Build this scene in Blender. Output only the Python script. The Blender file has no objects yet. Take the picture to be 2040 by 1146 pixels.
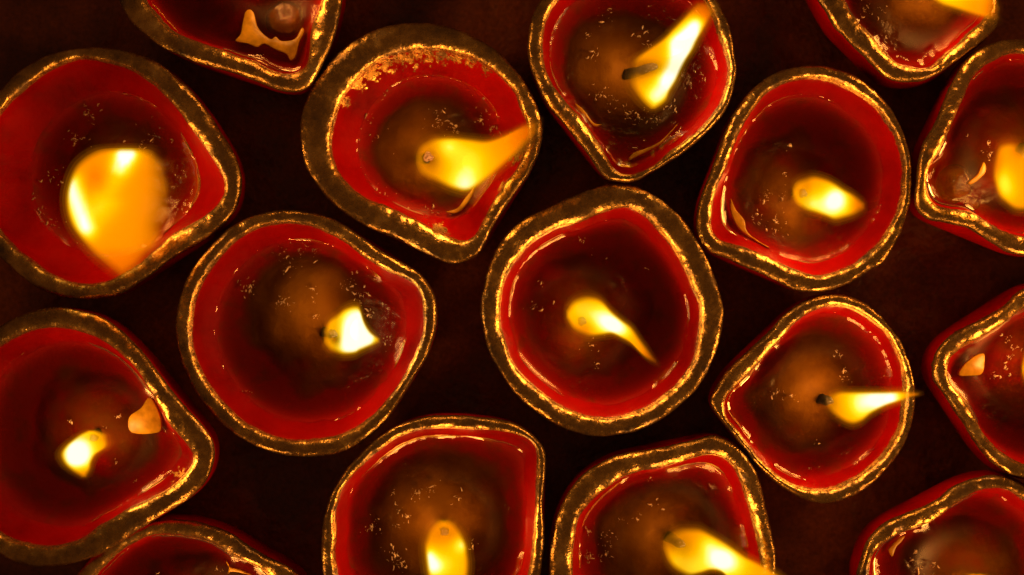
import bpy, bmesh, math, random
from mathutils import Vector, noise

sc = bpy.context.scene
COL = sc.collection
MM = 0.001
PXM = 8000.0          # photograph pixels per metre in the plane of the rims (z = 0)
CAM = 0.350           # camera height above the rims
TABLE = -22.0         # mm, table below the rims

# ------------------------------------------------------------------ camera, world, exposure
cam_d = bpy.data.cameras.new('camera')
cam = bpy.data.objects.new('camera', cam_d)
COL.objects.link(cam)
cam.location = (0, 0, CAM)
cam_d.sensor_width = 36
cam_d.lens = 36 * CAM / (2040 / PXM)
cam_d.clip_start = 0.01
cam_d.clip_end = 50
cam_d.dof.use_dof = True
cam_d.dof.focus_distance = CAM + 0.001
cam_d.dof.aperture_fstop = 6.3
sc.camera = cam

world = bpy.data.worlds.new('World')
sc.world = world
world.use_nodes = True
wb = world.node_tree.nodes['Background']
wb.inputs['Color'].default_value = (1.0, 0.42, 0.16, 1)      # added warm fill for the dark gaps, as from more lamps out of view
wb.inputs['Strength'].default_value = 0.075

vs = sc.view_settings
vs.view_transform = 'Standard'
vs.look = 'None'
vs.exposure = 0
vs.gamma = 1
cy = sc.cycles
cy.max_bounces = 8
cy.diffuse_bounces = 3
cy.glossy_bounces = 3
cy.transparent_max_bounces = 64
cy.sample_clamp_indirect = 3.0
cy.caustics_reflective = False
cy.caustics_refractive = False

FLAME_POWER = 0.030     # W of one lamp flame
FLAME_TINT = (1.0, 0.46, 0.12)


def W(px, py, z=0.0):
    """point of the place (mm) that the photograph shows at (px, py), at height z mm"""
    k = (CAM - z * MM) / CAM
    return Vector(((px - 1020) / PXM * 1000 * k, (573 - py) / PXM * 1000 * k, z))


# ------------------------------------------------------------------ materials
def mat(name):
    m = bpy.data.materials.new(name)
    m.use_nodes = True
    nt = m.node_tree
    for n in list(nt.nodes):
        nt.nodes.remove(n)
    out = nt.nodes.new('ShaderNodeOutputMaterial')
    return m, nt, out


def N(nt, typ, **kw):
    n = nt.nodes.new(typ)
    for k, v in kw.items():
        if k.startswith('i_'):
            n.inputs[k[2:].replace('_', ' ')].default_value = v
        else:
            setattr(n, k, v)
    return n


def noise_tex(nt, scale, detail=4, rough=0.55):
    tc = N(nt, 'ShaderNodeNewGeometry')
    n = N(nt, 'ShaderNodeTexNoise', i_Scale=scale, i_Detail=detail, i_Roughness=rough)
    nt.links.new(tc.outputs['Position'], n.inputs['Vector'])
    return n


def ramp(nt, src, stops):
    r = N(nt, 'ShaderNodeValToRGB')
    els = r.color_ramp.elements
    while len(els) < len(stops):
        els.new(0.5)
    for e, (p, c) in zip(els, stops):
        e.position = p
        e.color = c if len(c) == 4 else (*c, 1)
    nt.links.new(src, r.inputs[0])
    return r


def gold_nodes(nt):
    """worn glitter gold paint: flecks, dull patches, soot"""
    L = nt.links
    b = N(nt, 'ShaderNodeBsdfPrincipled')
    wear = noise_tex(nt, 130, 6, 0.65)
    col = ramp(nt, wear.outputs['Fac'], [(0.30, (0.09, 0.055, 0.03)), (0.44, (0.34, 0.19, 0.05)),
                                         (0.57, (0.66, 0.38, 0.09)), (0.70, (0.90, 0.60, 0.20))])
    L.new(col.outputs[0], b.inputs['Base Color'])
    met = ramp(nt, wear.outputs['Fac'], [(0.30, (0.35,) * 3), (0.48, (0.9,) * 3)])
    L.new(met.outputs[0], b.inputs['Metallic'])
    rr = noise_tex(nt, 900, 3)
    rgh = ramp(nt, rr.outputs['Fac'], [(0.3, (0.16,) * 3), (0.7, (0.36,) * 3)])
    L.new(rgh.outputs[0], b.inputs['Roughness'])
    g1 = noise_tex(nt, 1700, 3, 0.6)
    g2 = noise_tex(nt, 420, 4, 0.6)
    b1 = N(nt, 'ShaderNodeBump', i_Strength=0.13, i_Distance=0.0005)
    b2 = N(nt, 'ShaderNodeBump', i_Strength=0.34, i_Distance=0.0012)
    L.new(g1.outputs['Fac'], b1.inputs['Height'])
    L.new(g2.outputs['Fac'], b2.inputs['Height'])
    L.new(b2.outputs[0], b1.inputs['Normal'])
    L.new(b1.outputs[0], b.inputs['Normal'])
    return b


def make_gold():
    m, nt, out = mat('gold_paint')
    nt.links.new(gold_nodes(nt).outputs[0], out.inputs[0])
    return m


def make_red():
    """red painted clay; the attribute gold_paint says where the gold of the rim ran over"""
    m, nt, out = mat('red_clay')
    L = nt.links
    b = N(nt, 'ShaderNodeBsdfPrincipled', i_Roughness=0.42)
    n = noise_tex(nt, 75, 6, 0.62)
    col = ramp(nt, n.outputs['Fac'], [(0.28, (0.20, 0.0010, 0.0004)), (0.45, (0.34, 0.0016, 0.0004)), (0.72, (0.50, 0.0030, 0.0006))])
    L.new(col.outputs[0], b.inputs['Base Color'])
    b.inputs['Specular IOR Level'].default_value = 0.03
    bn = noise_tex(nt, 700, 4)
    bp = N(nt, 'ShaderNodeBump', i_Strength=0.25, i_Distance=0.0008)
    L.new(bn.outputs['Fac'], bp.inputs['Height'])
    L.new(bp.outputs[0], b.inputs['Normal'])
    g = gold_nodes(nt)
    at = N(nt, 'ShaderNodeAttribute', attribute_name='gold_paint')
    e = noise_tex(nt, 700, 5, 0.65)
    ad = N(nt, 'ShaderNodeMath', operation='ADD')
    L.new(at.outputs['Fac'], ad.inputs[0])
    L.new(e.outputs['Fac'], ad.inputs[1])
    st = ramp(nt, ad.outputs[0], [(0.0, (0, 0, 0)), (1.0, (1, 1, 1))])
    mr = N(nt, 'ShaderNodeMapRange')
    mr.inputs['From Min'].default_value = 0.97
    mr.inputs['From Max'].default_value = 1.03
    L.new(ad.outputs[0], mr.inputs['Value'])
    nt.nodes.remove(st)
    mx = N(nt, 'ShaderNodeMixShader')
    L.new(mr.outputs[0], mx.inputs[0])
    L.new(b.outputs[0], mx.inputs[1])
    L.new(g.outputs[0], mx.inputs[2])
    L.new(mx.outputs[0], out.inputs[0])
    return m


def make_oil():
    """clear amber oil: mirror by Fresnel, the rest goes straight through and is absorbed with the depth of the oil"""
    m, nt, out = mat('lamp_oil')
    L = nt.links
    at = N(nt, 'ShaderNodeAttribute', attribute_name='lumps')
    sk = N(nt, 'ShaderNodeAttribute', attribute_name='skin')
    dp = N(nt, 'ShaderNodeAttribute', attribute_name='depth')
    n1 = noise_tex(nt, 750, 2, 0.5)
    n1.inputs['Distortion'].default_value = 0.8
    mu = N(nt, 'ShaderNodeMath', operation='MULTIPLY')
    L.new(n1.outputs['Fac'], mu.inputs[0])
    L.new(at.outputs['Fac'], mu.inputs[1])
    bp = N(nt, 'ShaderNodeBump', i_Strength=1.0, i_Distance=0.00028)
    L.new(mu.outputs[0], bp.inputs['Height'])
    fr = N(nt, 'ShaderNodeFresnel', i_IOR=1.45)
    ex = []
    cmb = N(nt, 'ShaderNodeCombineColor')
    for ch, k in (('Red', 0.16), ('Green', 0.205), ('Blue', 0.45)):
        p = N(nt, 'ShaderNodeMath', operation='POWER')
        p.inputs[0].default_value = math.exp(-k)
        L.new(dp.outputs['Fac'], p.inputs[1])
        L.new(p.outputs[0], cmb.inputs[ch])
    t = N(nt, 'ShaderNodeBsdfTransparent')
    L.new(cmb.outputs[0], t.inputs['Color'])
    mr = N(nt, 'ShaderNodeMapRange')
    mr.inputs['From Max'].default_value = 0.4
    mr.inputs['To Min'].default_value = 0.03
    mr.inputs['To Max'].default_value = 0.7
    L.new(sk.outputs['Fac'], mr.inputs['Value'])
    g = N(nt, 'ShaderNodeBsdfGlossy')
    g.inputs['Color'].default_value = (1.0, 0.8, 0.55, 1)      # amber film
    L.new(mr.outputs[0], g.inputs['Roughness'])
    L.new(bp.outputs[0], g.inputs['Normal'])
    mx = N(nt, 'ShaderNodeMixShader')
    dull = N(nt, 'ShaderNodeMapRange')          # the waxy skin round the wick hardly mirrors
    dull.inputs['From Max'].default_value = 0.4
    dull.inputs['To Min'].default_value = 1.0
    dull.inputs['To Max'].default_value = 0.06
    L.new(sk.outputs['Fac'], dull.inputs['Value'])
    sp = N(nt, 'ShaderNodeMath', operation='MULTIPLY')
    L.new(fr.outputs[0], sp.inputs[0])
    L.new(dull.outputs[0], sp.inputs[1])
    L.new(sp.outputs[0], mx.inputs[0])
    L.new(t.outputs[0], mx.inputs[1])
    L.new(g.outputs[0], mx.inputs[2])
    L.new(mx.outputs[0], out.inputs[0])
    return m


def make_wax():
    m, nt, out = mat('old_wax')
    L = nt.links
    b = N(nt, 'ShaderNodeBsdfPrincipled', i_Roughness=0.6)
    b.inputs['Specular IOR Level'].default_value = 0.1
    at = N(nt, 'ShaderNodeAttribute', attribute_name='wax_amount')
    n = noise_tex(nt, 160, 5, 0.6)
    mr = N(nt, 'ShaderNodeMapRange')
    mr.inputs['From Min'].default_value = 0.3
    mr.inputs['From Max'].default_value = 0.7
    mr.inputs['To Min'].default_value = -0.2
    mr.inputs['To Max'].default_value = 0.2
    L.new(n.outputs['Fac'], mr.inputs['Value'])
    ad = N(nt, 'ShaderNodeMath', operation='ADD')
    L.new(at.outputs['Fac'], ad.inputs[0])
    L.new(mr.outputs[0], ad.inputs[1])
    col = ramp(nt, ad.outputs[0], [(0.0, (0.40, 0.002, 0.0005)), (0.2, (0.26, 0.022, 0.002)), (0.65, (0.19, 0.066, 0.005)), (1.0, (0.28, 0.115, 0.008))])
    L.new(col.outputs[0], b.inputs['Base Color'])
    bn = noise_tex(nt, 400, 4)
    bp = N(nt, 'ShaderNodeBump', i_Strength=0.4, i_Distance=0.001)
    L.new(bn.outputs['Fac'], bp.inputs['Height'])
    L.new(bp.outputs[0], b.inputs['Normal'])
    L.new(b.outputs[0], out.inputs[0])
    return m


def make_plain(name, col, rough=0.5, metal=0.0, bump=0.3, scale=800, spec=0.5, sss=0.0, clear=None):
    m, nt, out = mat(name)
    L = nt.links
    b = N(nt, 'ShaderNodeBsdfPrincipled', i_Roughness=rough, i_Metallic=metal)
    b.inputs['Specular IOR Level'].default_value = spec
    n = noise_tex(nt, scale * 0.3, 4)
    c = ramp(nt, n.outputs['Fac'], [(0.3, tuple(v * 0.75 for v in col)), (0.7, tuple(min(1, v * 1.2) for v in col))])
    L.new(c.outputs[0], b.inputs['Base Color'])
    if sss:
        b.inputs['Subsurface Weight'].default_value = sss
        b.inputs['Subsurface Radius'].default_value = (0.004, 0.0018, 0.0005)
        b.inputs['Subsurface Scale'].default_value = 1.0
    n2 = noise_tex(nt, scale, 4)
    bp = N(nt, 'ShaderNodeBump', i_Strength=bump, i_Distance=0.0006)
    L.new(n2.outputs['Fac'], bp.inputs['Height'])
    L.new(bp.outputs[0], b.inputs['Normal'])
    if clear:
        n3 = noise_tex(nt, 260, 3)
        c3 = ramp(nt, n3.outputs['Fac'], [(0.3, (clear[0],) * 3), (0.7, (clear[1],) * 3)])
        t = N(nt, 'ShaderNodeBsdfTransparent')
        t.inputs['Color'].default_value = (0.9, 0.6, 0.3, 1)
        mx = N(nt, 'ShaderNodeMixShader')
        L.new(c3.outputs[0], mx.inputs[0])
        L.new(b.outputs[0], mx.inputs[1])
        L.new(t.outputs[0], mx.inputs[2])
        L.new(mx.outputs[0], out.inputs[0])
    else:
        L.new(b.outputs[0], out.inputs[0])
    return m


def make_table():
    """dark red-brown cloth-like table top, stained with oil"""
    m, nt, out = mat('dark_table')
    L = nt.links
    b = N(nt, 'ShaderNodeBsdfPrincipled')
    n = noise_tex(nt, 28, 4, 0.6)
    c = ramp(nt, n.outputs['Fac'], [(0.34, (0.12, 0.022, 0.003)), (0.5, (0.34, 0.075, 0.009)), (0.68, (0.62, 0.15, 0.018))])
    f = noise_tex(nt, 900, 3, 0.6)
    c2 = ramp(nt, f.outputs['Fac'], [(0.3, (0.7,) * 3), (0.7, (1.25,) * 3)])
    mu = N(nt, 'ShaderNodeMix', data_type='RGBA', blend_type='MULTIPLY')
    mu.inputs['Factor'].default_value = 1
    L.new(c.outputs[0], mu.inputs['A'])
    L.new(c2.outputs[0], mu.inputs['B'])
    L.new(mu.outputs['Result'], b.inputs['Base Color'])
    r = ramp(nt, n.outputs['Fac'], [(0.35, (0.2,) * 3), (0.6, (0.6,) * 3)])
    L.new(r.outputs[0], b.inputs['Roughness'])
    bp = N(nt, 'ShaderNodeBump', i_Strength=0.35, i_Distance=0.001)
    L.new(f.outputs['Fac'], bp.inputs['Height'])
    w = noise_tex(nt, 60, 3)
    bw = N(nt, 'ShaderNodeBump', i_Strength=0.6, i_Distance=0.006)
    L.new(w.outputs['Fac'], bw.inputs['Height'])
    L.new(bw.outputs[0], bp.inputs['Normal'])
    L.new(bp.outputs[0], b.inputs['Normal'])
    L.new(b.outputs[0], out.inputs[0])
    return m


def make_flame():
    """burning gas: glows, and its soot veils what is behind where it is thick"""
    m, nt, out = mat('flame')
    L = nt.links
    at = N(nt, 'ShaderNodeAttribute', attribute_name='glow')
    e = N(nt, 'ShaderNodeEmission', i_Strength=1.0)
    L.new(at.outputs['Color'], e.inputs['Color'])
    t = N(nt, 'ShaderNodeBsdfTransparent')
    a = N(nt, 'ShaderNodeMixShader')
    th = N(nt, 'ShaderNodeAttribute', attribute_name='thickness')
    L.new(th.outputs['Fac'], a.inputs[0])
    L.new(t.outputs[0], a.inputs[1])
    L.new(e.outputs[0], a.inputs[2])
    L.new(a.outputs[0], out.inputs[0])
    return m


def make_ember():
    m, nt, out = mat('ember')
    n = noise_tex(nt, 1500, 3)
    c = ramp(nt, n.outputs['Fac'], [(0.35, (0.25, 0.03, 0.0)), (0.65, (1.0, 0.30, 0.06))])
    e = N(nt, 'ShaderNodeEmission', i_Strength=0.9)
    nt.links.new(c.outputs[0], e.inputs['Color'])
    nt.links.new(e.outputs[0], out.inputs[0])
    return m


M_GOLD = make_gold()
M_RED = make_red()
M_OIL = make_oil()
M_WAX = make_wax()
M_REFLECTION = make_plain('painted_reflection', (0.95, 0.43, 0.012), 0.3, bump=0.12, scale=500, clear=(0.0, 0.55))  # flame reflections in the oil, put in as orange colour
M_GLINT = make_plain('painted_glint', (0.90, 0.58, 0.30), 0.22, bump=0.1)  # glints on the oil, put in as pale colour
M_LUMP = make_plain('amber_wax', (0.22, 0.085, 0.008), 0.15, bump=0.25, scale=400, clear=(0.5, 0.88))
M_WICK = make_plain('charred_cotton', (0.018, 0.014, 0.011), 0.9, bump=0.8)
M_TABLE = make_table()
M_FLAME = make_flame()
M_EMBER = make_ember()


# ------------------------------------------------------------------ mesh helpers
def link(name, verts, faces, material, parent=None, smooth=True, attrs=None, loc=None):
    me = bpy.data.meshes.new(name)
    me.from_pydata([tuple(c * MM for c in v) for v in verts], [], faces)
    me.update()
    if smooth:
        for p in me.polygons:
            p.use_smooth = True
    for an, vals in (attrs or {}).items():
        if len(vals) and isinstance(vals[0], (tuple, list)):
            a = me.attributes.new(an, 'FLOAT_COLOR', 'POINT')
            a.data.foreach_set('color', [c for v in vals for c in (v if len(v) == 4 else (*v, 1))])
        else:
            a = me.attributes.new(an, 'FLOAT', 'POINT')
            a.data.foreach_set('value', vals)
    me.materials.append(material)
    o = bpy.data.objects.new(name, me)
    COL.objects.link(o)
    if parent:
        o.parent = parent
    return o


def grid_faces(rows, n, closed=True):
    f = []
    for r in range(rows - 1):
        for i in range(n if closed else n - 1):
            j = (i + 1) % n
            f.append((r * n + i, r * n + j, (r + 1) * n + j, (r + 1) * n + i))
    return f


def smoothstep(a, b, x):
    t = max(0.0, min(1.0, (x - a) / (b - a)))
    return t * t * (3 - 2 * t)


def polar(points, n, passes=2):
    """closed outline (mm, about 0) -> n radii at even angles, gently smoothed"""
    pa = sorted((math.atan2(y, x) % (2 * math.pi), math.hypot(x, y)) for x, y in points)
    pa = [(a - 2 * math.pi, r) for a, r in pa[-3:]] + pa + [(a + 2 * math.pi, r) for a, r in pa[:3]]
    out = []
    for i in range(n):
        a = 2 * math.pi * i / n
        k = 1
        while pa[k + 1][0] < a:
            k += 1
        (a0, r0), (a1, r1), (a2, r2), (a3, r3) = pa[k - 1], pa[k], pa[k + 1], pa[min(k + 2, len(pa) - 1)]
        t = (a - a1) / max(1e-6, a2 - a1)
        m1 = (r2 - r0) / max(1e-6, a2 - a0) * (a2 - a1)
        m2 = (r3 - r1) / max(1e-6, a3 - a1) * (a2 - a1)
        out.append((2 * t**3 - 3 * t**2 + 1) * r1 + (t**3 - 2 * t**2 + t) * m1 + (-2 * t**3 + 3 * t**2) * r2 + (t**3 - t**2) * m2)
    for _ in range(passes):
        out = [(out[i - 1] + 2 * out[i] + out[(i + 1) % n]) / 4 for i in range(n)]
    return out


def hull_radii(rad):
    """radii of the convex hull of an outline: the belly below a pinched rim"""
    n = len(rad)
    pts = [(r * math.cos(2 * math.pi * i / n), r * math.sin(2 * math.pi * i / n)) for i, r in enumerate(rad)]
    s = sorted(set(pts))

    def half(q):
        h = []
        for p in q:
            while len(h) > 1 and (h[-1][0] - h[-2][0]) * (p[1] - h[-2][1]) - (h[-1][1] - h[-2][1]) * (p[0] - h[-2][0]) <= 0:
                h.pop()
            h.append(p)
        return h
    hull = half(s)[:-1] + half(s[::-1])[:-1]
    out = []
    for i in range(n):
        a = 2 * math.pi * i / n
        dx, dy = math.cos(a), math.sin(a)
        best = rad[i]
        for (x0, y0), (x1, y1) in zip(hull, hull[1:] + hull[:1]):
            ex, ey = x1 - x0, y1 - y0
            det = dx * -ey + dy * ex
            if abs(det) < 1e-9:
                continue
            t = (x0 * -ey + y0 * ex) / det
            u = (dx * y0 - dy * x0) / det
            if t > 0 and -1e-6 <= u <= 1 + 1e-6:
                best = max(best, t)
        out.append(best)
    for _ in range(10):
        out = [(out[i - 1] + 2 * out[i] + out[(i + 1) % n]) / 4 for i in range(n)]
    return out


def interp(tab, x):
    if x <= tab[0][0]:
        return tab[0][1]
    for (x0, y0), (x1, y1) in zip(tab, tab[1:]):
        if x <= x1:
            return y0 + (y1 - y0) * (x - x0) / (x1 - x0)
    return tab[-1][1]


# inner wall: share of the radius at a depth (mm) below the rim
INNER = [(0.5, 1.0), (2, 0.985), (4, 0.945), (6, 0.895), (8, 0.835), (10, 0.765), (12, 0.67), (14, 0.53), (15.5, 0.30), (16, 0.0)]


# ------------------------------------------------------------------ the table
bm = bmesh.new()
bmesh.ops.create_grid(bm, x_segments=4, y_segments=4, size=0.6)
me = bpy.data.meshes.new('table_top')
bm.to_mesh(me)
bm.free()
me.materials.append(M_TABLE)
table = bpy.data.objects.new('table_top', me)
table.location.z = TABLE * MM
COL.objects.link(table)
table['kind'] = 'structure'

# ------------------------------------------------------------------ one lamp
NA = 224


def build_lamp(d):
    rnd = random.Random(d['seed'])
    dz = d.get('dz', 0.0)
    outer = [W(x, y, dz) for x, y in d['outer']]
    inner = [W(x, y, dz) for x, y in d['inner']]
    cx = (min(p.x for p in inner) + max(p.x for p in inner)) / 2
    cyy = (min(p.y for p in inner) + max(p.y for p in inner)) / 2
    base = bpy.data.objects.new('oil_lamp', None)
    COL.objects.link(base)
    base.empty_display_size = 0.01
    base.location = (cx * MM, cyy * MM, TABLE * MM)
    base['label'] = d['label']
    base['category'] = 'oil lamp'
    base['group'] = 'red clay oil lamps crowded together on the dark table'
    ang = [2 * math.pi * i / NA for i in range(NA)]
    cs = [(math.cos(a), math.sin(a)) for a in ang]
    Ro = polar([(p.x - cx, p.y - cyy) for p in outer], NA)
    Ri = polar([(p.x - cx, p.y - cyy) for p in inner], NA)
    sd = d['seed'] * 7.31

    def nz(x, y, z, s, o=0.0):
        return noise.noise(Vector((x * s + sd, y * s - sd * 0.7, z * s + o)))
    # hand-shaped unevenness
    for i, (c, s) in enumerate(cs):
        Ro[i] += 0.22 * nz(c * 30, s * 30, 0, 0.16) + 0.10 * nz(c * 30, s * 30, 9, 0.6)
        Ri[i] += 0.22 * nz(c * 30, s * 30, 4, 0.2) + 0.12 * nz(c * 30, s * 30, 2, 0.7)
    zoff = [dz + 0.5 * nz(c * 30, s * 30, 20, 0.05) for c, s in cs]
    lift = -TABLE          # everything below is written above the table, about the lamp's own base
    # ---- rim: the gold band
    prof = [(-0.03, -3.0), (-0.015, -2.2), (0.0, -1.6), (0.04, -1.05), (0.09, -0.65), (0.16, -0.3), (0.25, -0.02), (0.36, 0.14),
            (0.48, 0.18), (0.60, 0.16), (0.71, 0.06), (0.80, -0.12), (0.88, -0.42), (0.94, -0.8), (0.985, -1.3), (1.0, -1.9), (0.985, -2.6)]
    v = []
    for k, (u, z) in enumerate(prof):
        for i, (c, s) in enumerate(cs):
            r = Ri[i] + (Ro[i] - Ri[i]) * u
            x, y = c * r, s * r
            w = 0.42 * nz(x, y, z, 0.28, 40) + 0.24 * nz(x, y, z, 0.7, 30) + 0.09 * nz(x, y, z, 2.0, 50)
            zz = z * (1.0 if z > 0 else 0.9) + zoff[i] + w * (1.0 if 1 < k < 15 else 0.4)
            v.append((x, y, zz + lift))
    link('rim', v, grid_faces(len(prof), NA), M_GOLD, base)
    # ---- bowl: inside and outside of the red clay
    Rh = hull_radii(Ro)
    mean_i = sum(Ri) / NA
    rc = min(mean_i, sum(sorted(Ri)[:NA // 3]) / (NA // 3) * 1.05)

    def inner_r(i, depth):
        f = interp(INNER, depth)
        t = smoothstep(3, 12, depth) * 0.8
        return f * (Ri[i] * (1 - t) + rc * t)
    v, gp = [], []
    spills = [(W(x, y, dz).x - cx, W(x, y, dz).y - cyy, r / PXM * 1000) for x, y, r in d.get('spill', [])]
    for depth in (2.3, 2.7, 3.2, 3.8, 4.5, 5.5, 6.5, 7.5, 8.5, 9.5, 10.5, 11.5, 12.5, 13.5, 14.5, 15.2, 15.7, 15.95):
        for i, (c, s) in enumerate(cs):
            r = inner_r(i, max(0.5, depth - 2.0)) - 0.02
            x, y = c * r, s * r
            v.append((x, y, zoff[i] * (1 - depth / 18) + dz * depth / 18 - depth + 0.15 * nz(x, y, depth, 0.25, 60) + lift))
            g = 0.62 - (depth - 2.2) * 0.40 + 0.25 * nz(x, y, 0, 0.09, 80)
            for sx, sy, sr in spills:
                g = max(g, 0.71 - math.hypot(x - sx, y - sy) / sr * 0.5 + 0.14 * nz(x, y, 0, 0.3, 81))
            gp.append(max(-0.5, g))
    rows_in = 18
    f = [tuple(reversed(q)) for q in grid_faces(rows_in, NA)]
    f.append(tuple(range((rows_in - 1) * NA, rows_in * NA)))
    o0 = len(v)
    H = -TABLE + dz
    sections = [(0.10, 0.0, 0.99), (0.16, 0.35, 1.0), (0.24, 0.75, 1.01), (0.34, 1.0, 1.012), (0.46, 1.0, 0.995), (0.58, 1.0, 0.955),
                (0.70, 1.0, 0.885), (0.82, 1.0, 0.79), (0.92, 1.0, 0.69), (0.985, 1.0, 0.62), (1.0, 1.0, 0.58)]
    for h, t, k in sections:
        for i, (c, s) in enumerate(cs):
            r = (Ro[i] * (1 - t) + Rh[i] * (d.get('belly', 1.0) - 0.014) * t) * k
            x, y = c * r, s * r
            z = dz - h * H + (zoff[i] - dz) * max(0, 1 - h * 2)
            v.append((x, y, z + lift + (0.02 if h == 1.0 else 0)))
            gp.append(0.45 - (h - 0.10) * 6 + 0.3 * nz(x, y, 0, 0.1, 90))
    f += [tuple(o0 + q for q in qd) for qd in grid_faces(len(sections), NA)]
    f.append(tuple(reversed([o0 + (len(sections) - 1) * NA + i for i in range(NA)])))
    link('bowl', v, f, M_RED, base, attrs={'gold_paint': gp})
    # ---- old wax round the wick under the oil, running out onto the floor of the bowl
    depth_o = d.get('oil', 9.0)
    zo = dz - depth_o
    wx, wy = d['wick'][0]
    pw = W(wx, wy, zo)
    ox, oy = pw.x - cx, pw.y - cyy
    pc = W(*d.get('wax_at', d['wick'][0]), zo)
    qx, qy = pc.x - cx, pc.y - cyy
    amount = d.get('wax', 0.6)
    lumpy = d.get('lumpy', 0.7)
    steps = [2.3 + 0.25 * k for k in range(56)]
    tables = [sorted((inner_r(i, max(0.5, q - 2.0)), dz - q) for q in steps) for i in range(NA)]

    def floor_z(i, r):
        return interp(tables[i], r)

    def wax_mask(x, y, edge):
        dw = math.hypot(x - qx, y - qy)
        a = amount * (1.35 - 0.85 * smoothstep(3, 22, dw)) + 0.38 * nz(x, y, 0, 0.09, 160) + 0.12 * nz(x, y, 0, 0.25, 161)
        return smoothstep(-0.05, 1.15, a) * smoothstep(1.0, 7.0, edge)

    def wax_top(i, r, x, y, edge):
        m = wax_mask(x, y, edge)
        fz = floor_z(i, r) + 0.15
        dw = math.hypot(x - qx, y - qy)
        dw *= 1 + 0.45 * nz(x, y, 0, 0.07, 151) + 0.2 * nz(x, y, 0, 0.16, 152)
        t = zo - 0.7 - (0.30 - 0.2 * amount) * dw - 0.008 * dw * dw + 0.5 * nz(x, y, 0, 0.16, 150)
        e = t - fz
        return fz + 0.5 * (e + math.sqrt(e * e + 2.0)) * smoothstep(0, 4, edge), m * smoothstep(-2.5, 2.0, e)

    NW = 44
    v, am = [], []
    for k in range(NW):
        q = max(0.006, k / (NW - 1))
        for i in range(0, NA, 2):
            c, s = cs[i]
            rm = inner_r(i, depth_o - 2.0)
            r = rm * q * 0.995
            x, y = c * r, s * r
            z, m = wax_top(i, r, x, y, rm - r)
            v.append((x, y, min(z, zo - 0.15) + lift))
            am.append(m)
    f = grid_faces(NW, NA // 2)
    f.append(tuple(reversed(range(NA // 2))))
    link('wax', v, f, M_WAX, base, attrs={'wax_amount': am})
    # ---- oil: level surface with a meniscus at the wall and unmelted bits of wax under its skin
    NR = 72
    v, lump, skin, deep = [], [], [], []
    for k in range(NR):
        q = 1 - (1 - k / (NR - 1)) ** 1.6 if k < NR - 1 else 1.0
        q = max(0.004, q)
        for i, (c, s) in enumerate(cs):
            rr_ = inner_r(i, depth_o - 2.0) + 0.25
            r = rr_ * q
            x, y = c * r, s * r
            edge = rr_ - r
            creep = smoothstep(-0.25, 0.35, nz(c * 30, s * 30, 0, 0.07, 100) + 0.15 * nz(c * 30, s * 30, 0, 0.4, 101) + 0.05)
            men = (0.15 + 1.0 * creep) * math.exp(-edge / 0.95)
            mask = smoothstep(0.05, 0.45, nz(x, y, 0, 0.13, 110) + 0.25 * nz(x, y, 0, 0.45, 111) + (lumpy - 0.55) * 0.6)
            mask *= smoothstep(1.2, 4.5, edge)
            ring = math.exp(-((edge - 2.2) / 0.8) ** 2) * smoothstep(0.0, 0.35, nz(c * 30, s * 30, 5, 0.1, 120) + (lumpy - 0.65) * 0.6) * 0.6
            mk = max(mask, ring)
            mk *= 1 - 0.75 * math.exp(-((x - ox) ** 2 + (y - oy) ** 2) / 6.0 ** 2)
            bump = mk * (0.26 * nz(x, y, 0, 0.42, 130) + 0.10 * nz(x, y, 0, 1.0, 131))
            swell = 0.06 * nz(x, y, 0, 0.16, 140)
            z = zo + men + bump + swell
            v.append((x, y, z + lift))
            lump.append(mk)
            skin.append(math.exp(-((x - ox) ** 2 + (y - oy) ** 2) / 11.0 ** 2))
            deep.append(max(0.1, zo - wax_top(i, r, x, y, edge)[0]) * smoothstep(-1.0, 5.0, edge))
    f = grid_faces(NR, NA)
    f.append(tuple(reversed(range(NA))))
    link('oil', v, f, M_OIL, base, attrs={'lumps': lump, 'skin': skin, 'depth': deep})
    # ---- wick
    (x0, y0), (x1, y1) = d['wick']
    zb = zo + 2.0
    p0, p1 = W(x0, y0, zo - 1.5), W(x1, y1, zo + d.get('wick_h', 4.5))
    wick_path = [p0 + (p1 - p0) * t + Vector((0, 0, 1.0 * math.sin(t * math.pi))) for t in [k / 8 for k in range(9)]]
    v = []
    tang = (p1 - p0).normalized()
    ux = tang.cross(Vector((0, 1, 0.3))).normalized()
    uy = tang.cross(ux)
    for k, p in enumerate(wick_path):
        rr_ = 1.15 * (1.15 - 0.35 * k / 8) * (0.55 if k == 8 else 1)
        for i in range(14):
            a = 2 * math.pi * i / 14
            q = p + (ux * math.cos(a) + uy * math.sin(a)) * rr_ * (1 + 0.18 * math.sin(3 * a + k * 0.9))
            v.append((q.x - cx, q.y - cyy, q.z + lift))
    f = grid_faces(9, 14) + [tuple(reversed(range(14))), tuple(range(8 * 14, 9 * 14))]
    wick = link('wick', v, f, M_WICK, base)
    if d.get('ember'):
        v, f = [], []
        for r in range(6):
            for i in range(10):
                la, lo = math.pi * (r / 5 - 0.5), 2 * math.pi * i / 10
                rr_ = 1.25 + 0.3 * math.sin(lo * 3 + r)
                q = p1 + Vector((math.cos(la) * math.cos(lo) * rr_, math.cos(la) * math.sin(lo) * rr_, math.sin(la) * 0.9))
                v.append((q.x - cx, q.y - cyy, q.z + lift))
        link('ember', v, grid_faces(6, 10), M_EMBER, wick)
    # ---- flame: a closed tongue of gas, sliced along its length
    build_flame(d, base, cx, cyy, zo, lift)
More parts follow.
